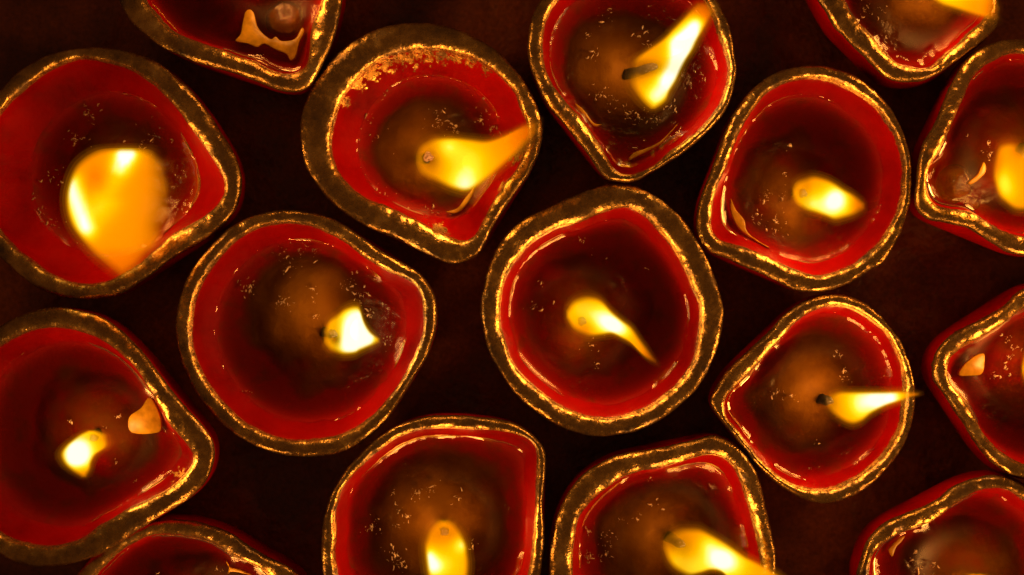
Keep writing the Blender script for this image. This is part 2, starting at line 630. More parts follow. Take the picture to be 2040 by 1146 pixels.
    # ---- pieces on the oil: flame reflections and glints as solid shapes, wax lumps
    for poly in d.get('flame_reflections', []):  # each a flame reflection in the oil, given as a solid shape
        build_reflection([W(x, y, zo + 0.5) for x, y in poly], base, cx, cyy, lift, zo, M_REFLECTION, 'flame_reflection')
    v, f = [], []
    for px, py, pr, cnt in d.get('glints', []):  # glints of the flames on the oil, given as tiny pale solids
        for _ in range(int(cnt * 1.3)):
            a, q = rnd.uniform(0, 6.283), abs(rnd.gauss(0, 0.75))
            p = W(px + pr * q * math.cos(a), py + pr * q * math.sin(a), zo)
            kind = rnd.random()
            if kind < 0.55:                                   # grains
                ln, wd = rnd.uniform(0.05, 0.14), rnd.uniform(0.05, 0.12)
            elif kind < 0.88:                                 # curls
                ln, wd = rnd.uniform(0.18, 0.5), rnd.uniform(0.06, 0.13)
            else:                                             # smears
                ln, wd = rnd.uniform(0.3, 0.75), rnd.uniform(0.15, 0.28)
            away = math.atan2(p.y - pw.y, p.x - pw.x) + math.pi / 2
            hd, turn = away + rnd.gauss(0, 0.7), rnd.uniform(-1.1, 1.1)
            o0 = len(v)
            x, y = p.x - cx, p.y - cyy
            for k in range(4):
                w = wd * (0.45, 1.0, 0.85, 0.3)[k] * rnd.uniform(0.7, 1.3)
                nx, ny = -math.sin(hd), math.cos(hd)
                zt = zo + 0.10 + lift
                v += [(x + nx * w, y + ny * w, zt - 0.12), (x, y, zt + w * 1.1), (x - nx * w, y - ny * w, zt - 0.12)]
                x += math.cos(hd) * ln / 3 * 2
                y += math.sin(hd) * ln / 3 * 2
                hd += turn * rnd.uniform(0.4, 1.4)
            for k in range(3):
                b = o0 + k * 3
                f += [(b, b + 3, b + 4, b + 1), (b + 1, b + 4, b + 5, b + 2), (b + 2, b + 5, b + 3, b)]
            f += [(o0, o0 + 1, o0 + 2), (o0 + 11, o0 + 10, o0 + 9)]
    if v:
        link('oil_glints', v, f, M_GLINT, base)['kind'] = 'stuff'
    for x, y, rx, ry in d.get('lumps', []):
        p = W(x, y, zo)
        v = []
        n = 40
        for k in range(9):
            la = math.pi / 2 * k / 8
            for i in range(n):
                a = 2 * math.pi * i / n
                w = 1 + 0.10 * nz(math.cos(a) * 3, math.sin(a) * 3, x * 0.01, 0.5, 170)
                v.append((p.x - cx + rx / 8 * w * math.cos(la) * math.cos(a), p.y - cyy + ry / 8 * w * math.cos(la) * math.sin(a),
                          zo - 0.3 + 0.5 * math.sin(la) + lift))
        link('wax_lump', v, grid_faces(9, n), M_LUMP, base)
    return base


def build_reflection(pts, base, cx, cyy, lift, zo, m, name):  # thin solid piece in the outline of a reflection
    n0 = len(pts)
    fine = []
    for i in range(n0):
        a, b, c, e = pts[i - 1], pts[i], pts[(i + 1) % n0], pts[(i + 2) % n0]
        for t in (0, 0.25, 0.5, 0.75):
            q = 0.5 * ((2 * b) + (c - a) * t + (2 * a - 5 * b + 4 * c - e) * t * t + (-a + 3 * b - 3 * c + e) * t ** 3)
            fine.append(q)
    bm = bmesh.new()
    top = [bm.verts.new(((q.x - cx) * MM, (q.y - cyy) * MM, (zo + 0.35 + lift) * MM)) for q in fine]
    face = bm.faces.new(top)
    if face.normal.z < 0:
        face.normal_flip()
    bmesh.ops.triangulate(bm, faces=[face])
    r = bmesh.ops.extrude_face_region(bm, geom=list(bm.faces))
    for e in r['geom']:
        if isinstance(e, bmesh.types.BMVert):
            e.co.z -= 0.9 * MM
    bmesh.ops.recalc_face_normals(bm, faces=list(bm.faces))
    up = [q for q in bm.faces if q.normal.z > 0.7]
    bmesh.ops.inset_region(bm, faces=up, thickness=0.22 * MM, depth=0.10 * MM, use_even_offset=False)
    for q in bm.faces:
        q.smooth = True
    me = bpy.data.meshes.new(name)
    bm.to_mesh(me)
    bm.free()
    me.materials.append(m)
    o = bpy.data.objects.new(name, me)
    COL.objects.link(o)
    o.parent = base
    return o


PAL = [(0.0, (1.05, 0.20, 0.0)), (0.25, (1.25, 0.37, 0.0)), (0.5, (1.4, 0.66, 0.0)), (0.72, (1.5, 1.05, 0.03)), (0.88, (1.6, 1.35, 0.5)), (1.0, (1.8, 1.75, 1.3))]


def pal(t):
    return tuple(interp([(p, c[k]) for p, c in PAL], t) for k in range(3))


def build_flame(d, base, cx, cyy, zo, lift):
    sp = d['flame']
    vert = d.get('slice', 'v') == 'v'
    bx, by = d['wick'][1]
    dist = [math.hypot(x - bx, y - by) for x, y, h in sp]
    far = max(dist)
    z0, z1 = zo + 3.5, zo + 3.5 + 1.45 * d.get('rise', 16.0)
    # resample along the spine
    fine = []
    for k in range(len(sp) - 1):
        P = [sp[max(0, k - 1)], sp[k], sp[k + 1], sp[min(len(sp) - 1, k + 2)]]
        D = [dist[max(0, k - 1)], dist[k], dist[k + 1], dist[min(len(sp) - 1, k + 2)]]
        for j in range(6):
            t = j / 6
            def cr(a, b, c, e):
                return 0.5 * (2 * b + (c - a) * t + (2 * a - 5 * b + 4 * c - e) * t * t + (-a + 3 * b - 3 * c + e) * t ** 3)
            fine.append((cr(*[p[0] for p in P]), cr(*[p[1] for p in P]), max(0.6, cr(*[p[2] for p in P])), max(0, cr(*D))))
    fine.append((*sp[-1], dist[-1]))
    n = 48
    v, col, thick = [], [], []
    hot, dim = d.get('hot', []), d.get('dim', [])
    v0 = d.get('heat', 0.32) * 0.72
    gx = sum(p[0] * p[2] for p in fine) / sum(p[2] for p in fine)
    gy = sum(p[1] * p[2] for p in fine) / sum(p[2] for p in fine)
    f = []
    # eight nested sheets: faint outer ones paint a halo of glare, the rest soften the gas edge
    for size, alpha in ((1.40, 0.012), (1.26, 0.022), (1.14, 0.045), (1.07, 0.09), (1.02, 0.13), (0.97, 0.17), (0.92, 0.20), (0.87, 0.22)):
        o0 = len(v)
        for x, y, h, ds in fine:
            z = z0 + (z1 - z0) * ds / far
            shrink = (size - 1) * (min(h, 40) * 0.5 + 22) * (1 if size > 1 else 1.1)
            hh = max(0.3, h + shrink * min(1, 0.25 + h / 12))
            grow = 1 + (size - 1) * (0.55 if size < 1.1 else 0.32)
            xx, yy = gx + (x - gx) * grow, gy + (y - gy) * grow
            for i in range(n):
                a = 2 * math.pi * i / n
                px = xx + (0 if vert else hh * math.cos(a))
                py = yy + (hh * math.cos(a) if vert else 0)
                hz = min(hh / 8, 5.0) * 0.85 * math.sin(a)
                q = W(px, py, z + hz)
                v.append((q.x - cx, q.y - cyy, q.z + lift))
                t, best = v0, 0.0
                for hot_ in hot:
                    if len(hot_) == 6:
                        ex, ey = hot_[2] - hot_[0], hot_[3] - hot_[1]
                        u = max(0, min(1, ((px - hot_[0]) * ex + (py - hot_[1]) * ey) / (ex * ex + ey * ey)))
                        hx, hy = hot_[0] + ex * u, hot_[1] + ey * u
                    else:
                        hx, hy = hot_[:2]
                    g = hot_[-1] * math.exp(-((px - hx) ** 2 + (py - hy) ** 2) / hot_[-2] ** 2)
                    if len(hot_) == 6:
                        best = max(best, g)
                    else:
                        t += g
                t += best
                k = 1.0
                for hx, hy, hr, hv in dim:
                    k *= 1 - hv * math.exp(-((px - hx) ** 2 + (py - hy) ** 2) / hr ** 2)
                t -= 0.30 * smoothstep(0.72, 1.0, ds / far)
                k *= (1 - 0.5 * smoothstep(0.75, 1.0, ds / far)) * (0.45 + 0.55 * smoothstep(0.0, 0.22, ds / far))
                t = max(0, min(1, t))
                if size >= 1:
                    t = t + (0.8 if size > 1.1 else 0.4 if size > 1.05 else 0.15) * (0.24 - t)
                col.append(tuple(c * 1.15 for c in pal(t)))
                thick.append(alpha * k)
        f += [tuple(o0 + q for q in qd) for qd in grid_faces(len(fine), n)]
        f += [tuple(reversed(range(o0, o0 + n))), tuple(range(o0 + (len(fine) - 1) * n, o0 + len(fine) * n))]
    flame = link('flame', v, f, M_FLAME, base, attrs={'glow': col, 'thickness': thick})
    # the light the flame gives
    wsum = sum(h for _, _, h in sp)
    mx = sum(x * h for x, y, h in sp) / wsum
    my = sum(y * h for x, y, h in sp) / wsum
    for (lx, ly, lz, share) in ((bx * 0.5 + mx * 0.5, by * 0.5 + my * 0.5, z0 + (z1 - z0) * 0.30, 0.5), (mx * 1.0, my * 1.0, z0 + (z1 - z0) * 0.62, 0.5)):
        ld = bpy.data.lights.new('flame_light', 'POINT')
        ld.energy = FLAME_POWER * share * d.get('power', 1.0)
        ld.color = FLAME_TINT
        ld.shadow_soft_size = 0.004
        lo = bpy.data.objects.new('flame_light', ld)
        COL.objects.link(lo)
        q = W(lx, ly, lz)
        lo.parent = base
        lo.location = ((q.x - cx) * MM, (q.y - cyy) * MM, (q.z + lift) * MM)
    return flame


# ------------------------------------------------------------------ the sixteen lamps, outlines of outer and inner edge of each gold rim
LAMPS = [
    dict(seed=1, label='red lamp at the left edge with the broadest flame, an orange half disc',
         outer=[(0,174),(30,143),(76,116),(137,96),(202,93),(263,103),(324,131),(369,169),(405,212),(435,257),(463,303),(478,343),(478,384),(463,424),(430,460),(385,490),(334,520),(283,558),(243,584),(192,596),(142,596),(91,584),(46,558),(0,515),(-35,470),(-58,410),(-62,345),(-52,280),(-35,225)],
         inner=[(0,217),(30,187),(66,156),(109,131),(152,117),(202,120),(253,136),(299,164),(339,202),(374,247),(405,293),(430,328),(444,359),(445,384),(430,409),(400,432),(354,457),(314,490),(273,526),(228,553),(177,566),(132,561),(91,543),(51,513),(20,488),(0,467),(-22,425),(-35,365),(-32,300),(-20,250)],
         oil=11.0, wax_at=(215, 320), wax=0.40, lumpy=0.8, wick=((185,365),(195,360)), slice='h', rise=20,
         flame=[(250,299,8),(248,304,50),(243,330,84),(237,370,97),(237,410,101),(239,450,91),(244,490,64),(246,520,33),(244,543,4)], heat=0.20,
         hot=[(254,306,238,338,22,0.65),(238,338,205,400,25,0.38),(205,400,172,440,36,0.42),(140,370,170,452,26,0.85),(248,306,28,0.35),(196,362,30,-0.22),(250,303,13,0.4)],
         dim=[(345,400,48,1),(340,345,40,1),(332,455,44,1),(300,515,34,0.9),(325,305,30,0.9)]),
    dict(seed=2, label='red lamp at the top edge with a star-shaped orange reflection near its spout', dz=1,
         outer=[(234,0),(251,31),(274,56),(302,80),(326,96),(354,108),(385,122),(420,133),(455,142),(491,153),(521,165),(549,178),(573,182),(596,181),(615,172),(629,153),(641,127),(655,99),(667,64),(675,31),(681,0),(684,-60),(670,-150),(610,-240),(520,-300),(430,-305),(330,-275),(260,-210),(222,-120),(220,-50)],
         inner=[(288,0),(307,24),(326,45),(345,61),(373,75),(408,87),(444,99),(479,111),(507,120),(533,134),(556,144),(578,146),(596,139),(611,127),(615,99),(618,61),(627,31),(639,0),(645,-60),(630,-140),(580,-220),(510,-265),(430,-268),(350,-235),(295,-180),(265,-110),(268,-50)],
         oil=5.5, wax=0.2, lumpy=0.3, wick=((520,-80),(520,-75)), slice='h',
         flame=[(520,-70,6),(522,-60,20),(524,-45,24),(526,-28,16),(528,-14,3)],
         flame_reflections=[[(496,19),(505,26),(514,56),(538,78),(549,73),(561,82),(587,78),(601,56),(606,64),(596,85),(589,113),(578,120),(571,108),(549,99),(526,87),(512,94),(493,87),(469,82),(479,68),(483,47),(488,26)]],
         lumps=[(567,38,39,37)], spill=[(640,70,30)]),
    dict(seed=3, label='red lamp with gold paint run down inside its rim and a glowing wick',
         outer=[(596,274),(600,224),(616,179),(644,133),(684,93),(734,63),(784,47),(834,43),(889,49),(938,68),(984,95),(1020,129),(1052,170),(1072,211),(1081,256),(1077,297),(1061,333),(1038,369),(1011,406),(988,442),(970,478),(952,508),(929,521),(902,526),(870,517),(834,499),(784,474),(739,456),(698,433),(662,406),(630,369),(607,329)],
         inner=[(657,288),(664,238),(682,188),(716,147),(761,115),(816,98),(870,97),(925,108),(970,129),(1002,156),(1025,183),(1037,215),(1050,245),(1050,280),(1035,325),(1007,365),(979,406),(961,442),(945,468),(925,480),(898,472),(861,456),(816,433),(771,412),(725,392),(689,365),(666,329)],
         oil=10.5, wax_at=(835, 300), wax=0.80, lumpy=0.85, wick=((846,318),(853,313)), ember=True, wick_h=6, rise=18,
         flame=[(832,318,6),(840,318,24),(852,318,33),(870,318,40),(905,325,48),(935,328,48),(970,318,35),(1005,297,25),(1040,272,18),(1064,256,7)], heat=0.36,
         hot=[(925,370,36,0.6),(905,300,30,0.2),(940,320,40,0.3),(890,290,20,0.3),(1040,270,60,-0.2)],
         dim=[(853,316,20,0.95),(1060,262,40,0.35),(868,325,18,0.3)],
         flame_reflections=[[(889,422),(911,415),(929,392),(948,369),(934,401),(911,424)]], spill=[(682,198,24),(708,160,30),(735,135,34),(763,116,36),(793,105,38),(822,99,40),(850,97,40),(880,99,36),(908,105,32),(940,113,28),(968,128,24),(1035,290,62),(870,466,44),(1005,370,30)]),
    dict(seed=4, label='teardrop red lamp with a long white flame and a pointed spout facing down', dz=1,
         outer=[(1076,0),(1060,33),(1052,73),(1053,113),(1063,149),(1076,179),(1093,212),(1120,242),(1146,275),(1173,308),(1193,338),(1209,357),(1236,362),(1269,360),(1295,345),(1329,325),(1365,302),(1398,275),(1428,245),(1451,212),(1464,172),(1468,126),(1463,83),(1451,43),(1431,0),(1400,-40),(1350,-75),(1290,-93),(1225,-93),(1160,-75),(1110,-40)],
         inner=[(1110,0),(1093,27),(1083,60),(1081,100),(1085,133),(1100,163),(1123,196),(1153,229),(1176,259),(1196,289),(1212,315),(1226,338),(1246,347),(1275,343),(1302,328),(1335,302),(1372,275),(1405,245),(1431,212),(1446,176),(1453,133),(1443,93),(1428,50),(1408,0),(1375,-30),(1330,-52),(1275,-62),(1220,-62),(1165,-45),(1130,-20)],
         oil=7.0, wax_at=(1225, 130), wax=0.85, lumpy=0.85, wick=((1246,150),(1308,132)), slice='h', rise=20, wick_h=6,
         flame=[(1302,213,3),(1304,199,20),(1301,179,32),(1302,159,43),(1307,139,48),(1316,119,49),(1336,99,41),(1354,80,32),(1370,60,28),(1385,40,23),(1396,23,19),(1397,11,7)], heat=0.34,
         hot=[(1306,192,26,0.6),(1336,165,26,0.6),(1352,135,26,0.7),(1362,105,28,0.8),(1376,70,26,0.8),(1388,42,18,0.5),(1345,85,20,0.4),(1412,28,22,-0.3),(1325,155,20,0.2)],
         dim=[(1262,143,26,0.9),(1285,138,18,0.7),(1305,134,16,0.5)],
         flame_reflections=[[(1252,320),(1262,305),(1289,295),(1319,279),(1352,245),(1322,282),(1295,299),(1269,312)], [(1146,206),(1163,219),(1183,245),(1199,248),(1183,252),(1163,229),(1149,216)]]),
    dict(seed=5, label='red lamp with a short oval flame and a pale reflected crescent along its left wall',
         outer=[(1389,435),(1397,392),(1414,349),(1431,302),(1448,255),(1474,208),(1508,170),(1551,142),(1594,131),(1641,129),(1688,142),(1731,166),(1769,204),(1795,247),(1812,294),(1820,341),(1818,388),(1808,435),(1790,478),(1774,506),(1764,524),(1731,542),(1696,563),(1658,578),(1619,582),(1581,576),(1542,557),(1500,538),(1453,516),(1414,503),(1393,478)],
         inner=[(1418,448),(1421,409),(1431,375),(1448,332),(1466,285),(1483,247),(1513,202),(1551,170),(1594,157),(1641,156),(1688,172),(1731,198),(1765,234),(1788,272),(1801,315),(1801,362),(1795,409),(1773,456),(1743,495),(1705,525),(1662,544),(1628,548),(1594,540),(1555,523),(1513,503),(1474,488),(1440,480),(1425,467)],
         oil=8.5, wax_at=(1560, 400), wax=0.50, lumpy=0.5, wick=((1588,385),(1602,386)), rise=12,
         flame=[(1581,384,6),(1589,385,20),(1607,387,30),(1624,388,33),(1645,394,34),(1662,401,33),(1679,405,26),(1701,408,16),(1719,410,4)], heat=0.30,
         hot=[(1650,412,34,0.6),(1668,388,24,0.45),(1612,405,20,0.35),(1680,410,24,0.2)], dim=[],
         flame_reflections=[[(1456,396),(1466,418),(1483,439),(1491,465),(1534,495),(1495,473),(1470,452),(1456,422)]]),
    dict(seed=6, label='red lamp in the top right corner with an orange flame reaching its rim', dz=2,
         outer=[(1634,0),(1650,25),(1663,50),(1681,68),(1702,90),(1724,110),(1747,133),(1767,151),(1787,159),(1814,162),(1842,160),(1864,151),(1891,133),(1923,110),(1950,90),(1972,70),(1988,52),(1995,27),(1993,0),(1980,-100),(1940,-190),(1870,-240),(1790,-250),(1710,-225),(1650,-170),(1620,-100),(1618,-45)],
         inner=[(1686,0),(1697,23),(1715,43),(1736,65),(1756,88),(1772,106),(1785,120),(1801,127),(1824,133),(1851,133),(1871,121),(1889,104),(1911,86),(1936,61),(1959,41),(1975,20),(1976,0),(1960,-80),(1920,-160),(1860,-205),(1795,-213),(1730,-190),(1680,-140),(1660,-80),(1668,-35)],
         oil=6.0, wax=0.75, lumpy=0.7, wick=((1845,-30),(1858,-26)), belly=1.03,
         flame=[(1848,-25,8),(1870,-20,24),(1900,-14,28),(1945,-2,30),(1974,14,22),(1990,26,8)], heat=0.26, hot=[(1890,-14,40,0.35)], dim=[(1992,28,30,0.92)]),
    dict(seed=7, label='red lamp at the right edge with an amber wax lump inside its spout', dz=1.5,
         outer=[(1825,400),(1829,364),(1833,322),(1841,290),(1862,253),(1882,208),(1894,175),(1911,142),(1935,109),(1972,87),(2005,78),(2040,76),(1831,419),(1853,437),(1890,444),(1935,456),(1981,483),(2013,503),(2040,508),(2100,85),(2170,115),(2225,170),(2255,240),(2260,310),(2240,390),(2195,455),(2130,500),(2080,512)],
         inner=[(1849,364),(1855,331),(1872,306),(1888,273),(1907,232),(1923,191),(1939,156),(1968,128),(2001,109),(2040,103),(1853,388),(1870,409),(1898,415),(1935,421),(1972,442),(2005,462),(2040,470),(2090,112),(2150,140),(2195,190),(2220,245),(2222,310),(2205,375),(2165,430),(2110,463),(2070,472)],
         oil=6.0, wax=0.4, lumpy=0.4, wick=((2032,296),(2046,312)), wick_h=6,
         flame=[(1981,345,8),(1990,342,42),(2005,345,55),(2022,350,62),(2040,352,62),(2060,352,55),(2080,350,40),(2095,348,10)], heat=0.32,
         hot=[(1992,362,26,0.5),(2010,385,20,0.2)], dim=[(2033,296,22,0.9)],
         flame_reflections=[[(1929,364),(1948,347),(1960,323),(1964,343),(1939,366)]], lumps=[(1903,368,36,40),(1937,407,16,14)], spill=[(1965,452,36)]),
    dict(seed=8, label='large red lamp left of centre with a small forked flame near its right side',
         outer=[(348,659),(353,608),(369,557),(395,516),(432,474),(473,442),(524,423),(575,418),(626,425),(677,444),(718,472),(760,499),(802,523),(839,548),(862,580),(871,617),(866,664),(853,705),(825,751),(792,807),(755,853),(714,886),(663,906),(607,912),(552,906),(501,888),(455,858),(413,818),(381,775),(358,719)],
         inner=[(379,659),(385,603),(404,557),(432,516),(469,479),(510,455),(557,445),(598,446),(644,460),(686,483),(723,511),(769,539),(816,560),(836,585),(843,622),(841,664),(827,701),(802,751),(769,798),(732,835),(691,862),(644,875),(598,879),(547,872),(501,853),(459,821),(422,779),(395,733),(381,696)],
         oil=9.0, wax_at=(595, 600), wax=0.95, lumpy=0.7, wick=((648,662),(668,666)), rise=12, wick_h=5,
         flame=[(647,671,9),(658,667,27),(672,665,36),(691,660,43),(707,657,44),(716,657,39),(725,668,24),(737,675,12),(754,678,3)], heat=0.36,
         hot=[(712,640,36,0.75),(715,675,36,0.75),(690,695,24,0.4),(738,675,22,0.3)], dim=[(668,676,13,0.85),(650,668,14,0.8)]),
    dict(seed=9, label='red lamp in the middle with a comet-shaped flame trailing down to the right',
         outer=[(956,614),(964,567),(978,520),(1001,477),(1039,439),(1086,416),(1138,392),(1185,374),(1227,365),(1270,371),(1312,392),(1350,423),(1383,463),(1411,515),(1432,567),(1442,623),(1435,680),(1420,722),(1397,765),(1359,807),(1312,840),(1265,861),(1213,870),(1161,866),(1114,849),(1067,821),(1029,788),(997,746),(973,699),(961,651)],
         inner=[(997,614),(1004,562),(1025,522),(1062,482),(1100,458),(1152,442),(1199,423),(1241,411),(1274,421),(1307,451),(1340,491),(1364,534),(1383,576),(1397,618),(1392,670),(1385,713),(1364,750),(1331,783),(1289,812),(1241,830),(1194,833),(1147,823),(1100,797),(1058,765),(1025,727),(1006,680),(997,647)],
         oil=7.5, wax=0.40, lumpy=0.3, wick=((1152,640),(1162,640)), rise=15,
         flame=[(1131,627,5),(1143,628,24),(1161,629,34),(1180,631,36),(1199,634,31),(1218,643,20),(1237,655,16),(1256,668,14),(1274,690,10),(1289,706,7),(1303,718,2)], heat=0.34,
         hot=[(1160,618,26,0.35),(1200,635,30,0.6),(1225,650,24,0.55),(1245,660,20,0.3),(1165,655,18,-0.15)], dim=[(1303,718,26,0.6)]),
    dict(seed=10, label='red lamp in the lower left with a pale reflection against its right wall', dz=3, belly=1.0,
         outer=[(0,648),(48,624),(112,613),(170,623),(209,638),(242,663),(276,697),(310,740),(339,779),(373,818),(403,852),(422,881),(424,920),(407,963),(378,993),(330,1022),(281,1053),(233,1085),(179,1114),(126,1128),(68,1131),(24,1121),(0,1109),(-60,1070),(-105,1000),(-120,910),(-115,820),(-90,740),(-50,680)],
         inner=[(0,687),(44,665),(97,653),(150,658),(194,675),(233,702),(272,740),(296,779),(320,818),(344,857),(373,891),(383,915),(369,944),(339,971),(291,997),(242,1022),(194,1051),(160,1075),(116,1090),(68,1090),(29,1080),(0,1068),(-50,1020),(-80,960),(-90,890),(-82,810),(-60,750),(-30,710)],
         oil=8.0, wax=0.35, lumpy=0.25, wick=((196,863),(186,874)), slice='h', rise=12,
         flame=[(183,859,5),(184,866,22),(179,876,31),(170,891,38),(157,905,32),(155,920,25),(160,934,17),(167,949,3)], heat=0.45,
         hot=[(160,893,34,0.6),(150,915,30,0.5),(200,878,20,-0.1)], dim=[],
         flame_reflections=[[(298,791),(315,818),(321,842),(315,862),(262,862),(257,832),(281,813)]], spill=[(345,955,30)]),
    dict(seed=11, label='red lamp cut off by the bottom edge, tucked under the lower left lamp', dz=-1.5, belly=1.02,
         outer=[(150,1146),(168,1120),(195,1095),(225,1073),(255,1055),(285,1042),(315,1038),(350,1037),(388,1042),(421,1051),(459,1066),(490,1087),(528,1110),(566,1127),(592,1146),(612,1180),(615,1240),(600,1310),(560,1390),(500,1445),(420,1475),(330,1470),(250,1440),(185,1385),(145,1310),(130,1230)],
         inner=[(189,1146),(207,1127),(235,1102),(263,1084),(293,1070),(324,1065),(362,1068),(398,1075),(431,1089),(459,1107),(490,1122),(518,1138),(528,1146),(568,1185),(572,1240),(558,1310),(525,1370),(470,1415),(400,1435),(330,1430),(265,1400),(210,1350),(178,1290),(170,1220)],
         oil=5.0, wax=0.3, lumpy=0.4, wick=((400,1240),(402,1244)), slice='h',
         flame=[(402,1240,6),(404,1252,22),(406,1270,26),(408,1290,18),(410,1305,3)],
         flame_reflections=[[(451,1117),(459,1130),(477,1135),(502,1146),(464,1139),(454,1143),(456,1132)]]),
    dict(seed=12, label='red lamp at the bottom edge with egg-shaped flame and square right shoulder',
         outer=[(642,1146),(639,1089),(643,1039),(658,989),(679,951),(711,910),(746,875),(784,851),(825,836),(869,829),(913,829),(957,832),(1001,838),(1039,851),(1072,877),(1086,898),(1088,927),(1085,971),(1082,1015),(1085,1059),(1083,1103),(1077,1146),(1050,1215),(1000,1270),(930,1303),(855,1310),(780,1292),(715,1255),(668,1205)],
         inner=[(670,1146),(667,1074),(668,1015),(679,980),(699,951),(731,919),(767,889),(808,866),(855,855),(899,855),(943,857),(987,859),(1025,866),(1054,877),(1069,895),(1070,933),(1067,974),(1066,1015),(1063,1059),(1060,1103),(1053,1146),(1025,1200),(980,1245),(920,1270),(855,1275),(790,1260),(735,1230),(695,1190)],
         oil=7.5, wax_at=(862, 1040), wax=0.95, lumpy=0.75, wick=((884,1046),(886,1062)), slice='h', rise=15,
         flame=[(884,1039,6),(885,1045,16),(886,1059,29),(887,1074,35),(888,1089,38.5),(889,1103,39),(891,1121,39),(892,1146,36),(893,1180,26),(893,1210,6)], heat=0.32,
         hot=[(862,1128,22,0.6),(920,1085,18,0.5),(890,1125,40,0.3),(885,1065,26,-0.12),(855,1105,14,0.4)], dim=[]),
    dict(seed=13, label='red lamp at the bottom edge with a long yellow flame sweeping to the right', belly=1.01,
         outer=[(1095,1146),(1095,1103),(1101,1062),(1114,1018),(1132,982),(1158,951),(1189,927),(1220,912),(1251,902),(1290,898),(1328,891),(1362,882),(1393,876),(1416,868),(1439,872),(1465,886),(1488,907),(1506,933),(1519,971),(1530,1018),(1540,1064),(1548,1108),(1548,1146),(1535,1210),(1495,1270),(1435,1315),(1360,1335),(1280,1330),(1205,1300),(1145,1250),(1110,1200)],
         inner=[(1140,1146),(1141,1108),(1145,1070),(1155,1031),(1171,1008),(1189,989),(1215,969),(1240,953),(1277,940),(1315,933),(1349,925),(1380,915),(1411,909),(1439,912),(1463,933),(1478,964),(1488,995),(1499,1031),(1509,1070),(1517,1108),(1519,1146),(1505,1195),(1470,1240),(1420,1275),(1355,1292),(1290,1287),(1225,1262),(1175,1225),(1148,1185)],
         oil=7.5, wax_at=(1290, 1060), wax=0.75, lumpy=0.65, wick=((1332,1070),(1362,1086)), rise=18, wick_h=6,
         flame=[(1325,1087,6),(1333,1093,21),(1344,1096,33),(1359,1098,41),(1375,1100,44),(1395,1099,41),(1416,1101,33),(1437,1109,29),(1457,1124,31),(1483,1139,28),(1522,1157,26),(1560,1178,20),(1600,1200,5)], heat=0.34,
         hot=[(1432,1112,30,0.65),(1380,1132,34,0.4),(1460,1125,34,0.45),(1410,1085,20,0.3),(1345,1115,18,0.2)], dim=[(1338,1080,18,0.85),(1364,1088,20,0.35)]),
    dict(seed=14, label='red lamp with a thin needle flame crossing its right rim and spout pointing left', dz=-0.5,
         outer=[(1416,798),(1426,774),(1441,751),(1461,727),(1492,700),(1528,666),(1559,633),(1587,609),(1622,592),(1661,585),(1700,592),(1740,613),(1771,645),(1799,684),(1816,727),(1825,770),(1824,821),(1814,864),(1795,904),(1763,943),(1728,974),(1689,996),(1645,1004),(1602,996),(1563,974),(1528,947),(1492,908),(1461,868),(1437,837),(1422,817)],
         inner=[(1447,794),(1469,770),(1500,739),(1532,703),(1563,670),(1594,637),(1630,617),(1669,610),(1704,619),(1740,641),(1767,664),(1787,696),(1799,731),(1804,770),(1802,813),(1793,856),(1771,896),(1740,929),(1704,955),(1665,972),(1626,976),(1591,970),(1559,953),(1528,927),(1500,896),(1473,860),(1451,833),(1445,813)],
         oil=6.5, wax_at=(1605, 770), wax=0.70, lumpy=0.45, wick=((1636,796),(1655,799)), rise=15, wick_h=5,
         flame=[(1647,800,5),(1657,803,16),(1673,807,24),(1689,811,28),(1702,812,29),(1718,809,26),(1736,802,19),(1763,795,12),(1791,790,8),(1810,787,4),(1826,786,1.2)], heat=0.36,
         hot=[(1740,798,34,0.6),(1775,793,30,0.6),(1705,795,26,0.3),(1710,822,20,0.2)], dim=[(1650,800,16,0.6)]),
    dict(seed=15, label='red lamp at the right edge with square reflection beside its left-pointing spout', dz=0.5, belly=1.03,
         outer=[(2040,576),(2004,609),(1966,632),(1928,651),(1893,672),(1872,697),(1862,724),(1862,755),(1881,782),(1901,813),(1924,847),(1943,878),(1962,905),(1985,928),(2016,947),(2040,953),(2075,570),(2130,558),(2190,580),(2245,630),(2275,700),(2280,780),(2258,860),(2210,920),(2150,953),(2095,960)],
         inner=[(2040,617),(2008,640),(1981,659),(1951,676),(1924,690),(1901,709),(1890,732),(1895,757),(1912,782),(1931,809),(1947,836),(1962,863),(1981,886),(2008,909),(2040,926),(2075,600),(2130,592),(2185,612),(2225,655),(2246,710),(2248,780),(2228,845),(2185,895),(2140,922),(2085,932)],
         oil=6.0, wax=0.3, lumpy=0.6, wick=((2046,732),(2052,730)),
         flame=[(2037,735,5),(2045,730,28),(2070,725,38),(2100,715,30),(2130,700,6)], heat=0.4, hot=[], dim=[],
         flame_reflections=[[(1910,747),(1920,728),(1943,709),(1960,705),(1962,720),(1956,745),(1931,749)]]),
    dict(seed=16, label='red lamp in the bottom right corner with a wavy rim and no flame in view', dz=0, belly=1.02,
         outer=[(1710,1146),(1718,1118),(1723,1096),(1737,1071),(1755,1052),(1776,1037),(1803,1028),(1831,1015),(1853,1005),(1874,994),(1897,975),(1919,964),(1944,954),(1966,949),(1989,948),(2012,953),(2038,966),(2085,990),(2125,1030),(2155,1090),(2165,1160),(2150,1230),(2110,1300),(2050,1350),(1980,1370),(1900,1365),(1830,1330),(1770,1270),(1725,1210)],
         inner=[(1733,1146),(1738,1118),(1748,1098),(1765,1081),(1786,1069),(1808,1060),(1840,1049),(1861,1039),(1884,1022),(1906,1005),(1929,990),(1951,980),(1978,974),(2000,975),(2019,983),(2038,994),(2070,1015),(2105,1055),(2128,1105),(2133,1165),(2118,1225),(2080,1285),(2030,1325),(1970,1338),(1905,1330),(1845,1300),(1795,1255),(1755,1205)],
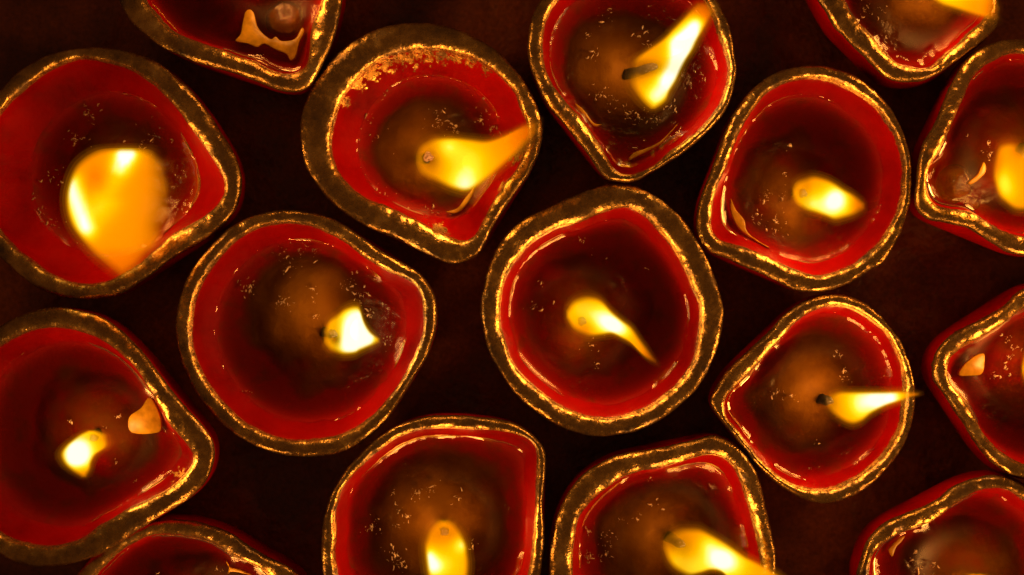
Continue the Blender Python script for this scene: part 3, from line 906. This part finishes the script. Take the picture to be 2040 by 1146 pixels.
         oil=7.0, wax=0.5, lumpy=0.5, wick=((1950,1155),(1955,1162)), slice='h',
         flame=[(1945,1145,10),(1950,1155,26),(1955,1180,33),(1960,1210,20),(1965,1235,4)],
         flame_reflections=[[(1770,1096),(1778,1086),(1793,1071),(1803,1068),(1797,1079),(1786,1090),(1778,1109)]]),
]
# little clusters of glints on each lamp's oil, built as pale solid bits: (x, y, spread, how many)
GLINTS = {
    1: [(177, 227, 22, 16), (152, 278, 22, 22), (283, 285, 24, 16), (81, 424, 16, 16), (66, 394, 12, 8), (147, 508, 20, 14), (106, 348, 16, 10), (304, 232, 5, 3), (344, 283, 5, 3), (372, 354, 4, 3), (354, 417, 5, 3), (110, 445, 20, 10)],
    3: [(875, 238, 26, 22), (907, 256, 20, 14), (961, 238, 20, 14), (984, 256, 12, 8), (730, 229, 24, 14), (702, 283, 14, 9), (721, 347, 16, 12), (761, 392, 22, 16), (807, 421, 20, 12), (861, 424, 18, 10), (748, 274, 18, 6), (770, 180, 20, 8)],
    4: [(1192, 186, 14, 14), (1216, 206, 18, 12), (1249, 232, 8, 8), (1269, 235, 18, 20), (1302, 239, 16, 14), (1335, 216, 16, 12), (1275, 73, 16, 12), (1295, 90, 14, 8), (1186, 106, 14, 8), (1173, 70, 7, 5), (1202, 40, 20, 8), (1245, 225, 5, 6)],
    5: [(1574, 292, 8, 6), (1525, 388, 14, 16), (1560, 384, 14, 8), (1508, 428, 16, 10), (1547, 443, 24, 20), (1564, 347, 10, 5), (1540, 465, 16, 6)],
    6: [(1724, 25, 20, 16), (1758, 20, 10, 6), (1733, 7, 8, 6), (1756, 40, 7, 4)],
    7: [(1970, 306, 10, 10), (1968, 281, 7, 4), (1928, 270, 4, 2)],
    8: [(598, 497, 28, 24), (561, 511, 18, 8), (580, 530, 20, 14), (630, 497, 10, 8), (496, 571, 16, 22), (561, 603, 18, 20), (626, 576, 20, 10), (700, 562, 16, 14), (718, 590, 14, 16), (737, 627, 10, 12), (630, 627, 10, 8), (774, 682, 10, 10), (490, 780, 8, 4)],
    9: [(1164, 480, 16, 8), (1065, 614, 18, 12), (1077, 562, 6, 4), (1180, 689, 16, 10), (1187, 727, 10, 6), (1208, 515, 7, 3), (1290, 535, 8, 3)],
    10: [(141, 840, 8, 5), (235, 830, 8, 5), (230, 922, 5, 4), (268, 958, 6, 3), (205, 850, 14, 4)],
    11: [(436, 1135, 5, 5), (317, 1140, 4, 2)],
    12: [(831, 983, 18, 18), (863, 968, 14, 12), (796, 1015, 14, 8), (811, 1027, 12, 8), (740, 1050, 16, 14), (793, 1050, 8, 6), (784, 1103, 22, 24), (796, 1124, 14, 12), (913, 992, 14, 8), (784, 983, 7, 4), (940, 1090, 16, 6)],
    13: [(1207, 1064, 12, 12), (1215, 1080, 9, 8), (1207, 1100, 18, 16), (1171, 1108, 12, 16), (1172, 1057, 9, 8), (1238, 1036, 8, 6), (1269, 1033, 10, 8), (1310, 1005, 16, 6), (1297, 952, 6, 5)],
    14: [(1547, 778, 14, 12), (1685, 743, 20, 12), (1669, 709, 8, 6), (1579, 786, 14, 7), (1763, 749, 7, 5), (1630, 884, 8, 5), (1614, 933, 10, 4)],
    15: [(2004, 674, 10, 8), (2023, 694, 9, 8), (2012, 709, 10, 8), (2004, 732, 9, 8), (1981, 747, 10, 10)],
    16: [(1816, 1114, 7, 6), (1827, 1130, 9, 10), (1861, 1128, 10, 12), (1827, 1096, 6, 5)],
}
for lamp in LAMPS:
    lamp['glints'] = GLINTS.get(lamp['seed'], [])
    build_lamp(lamp)
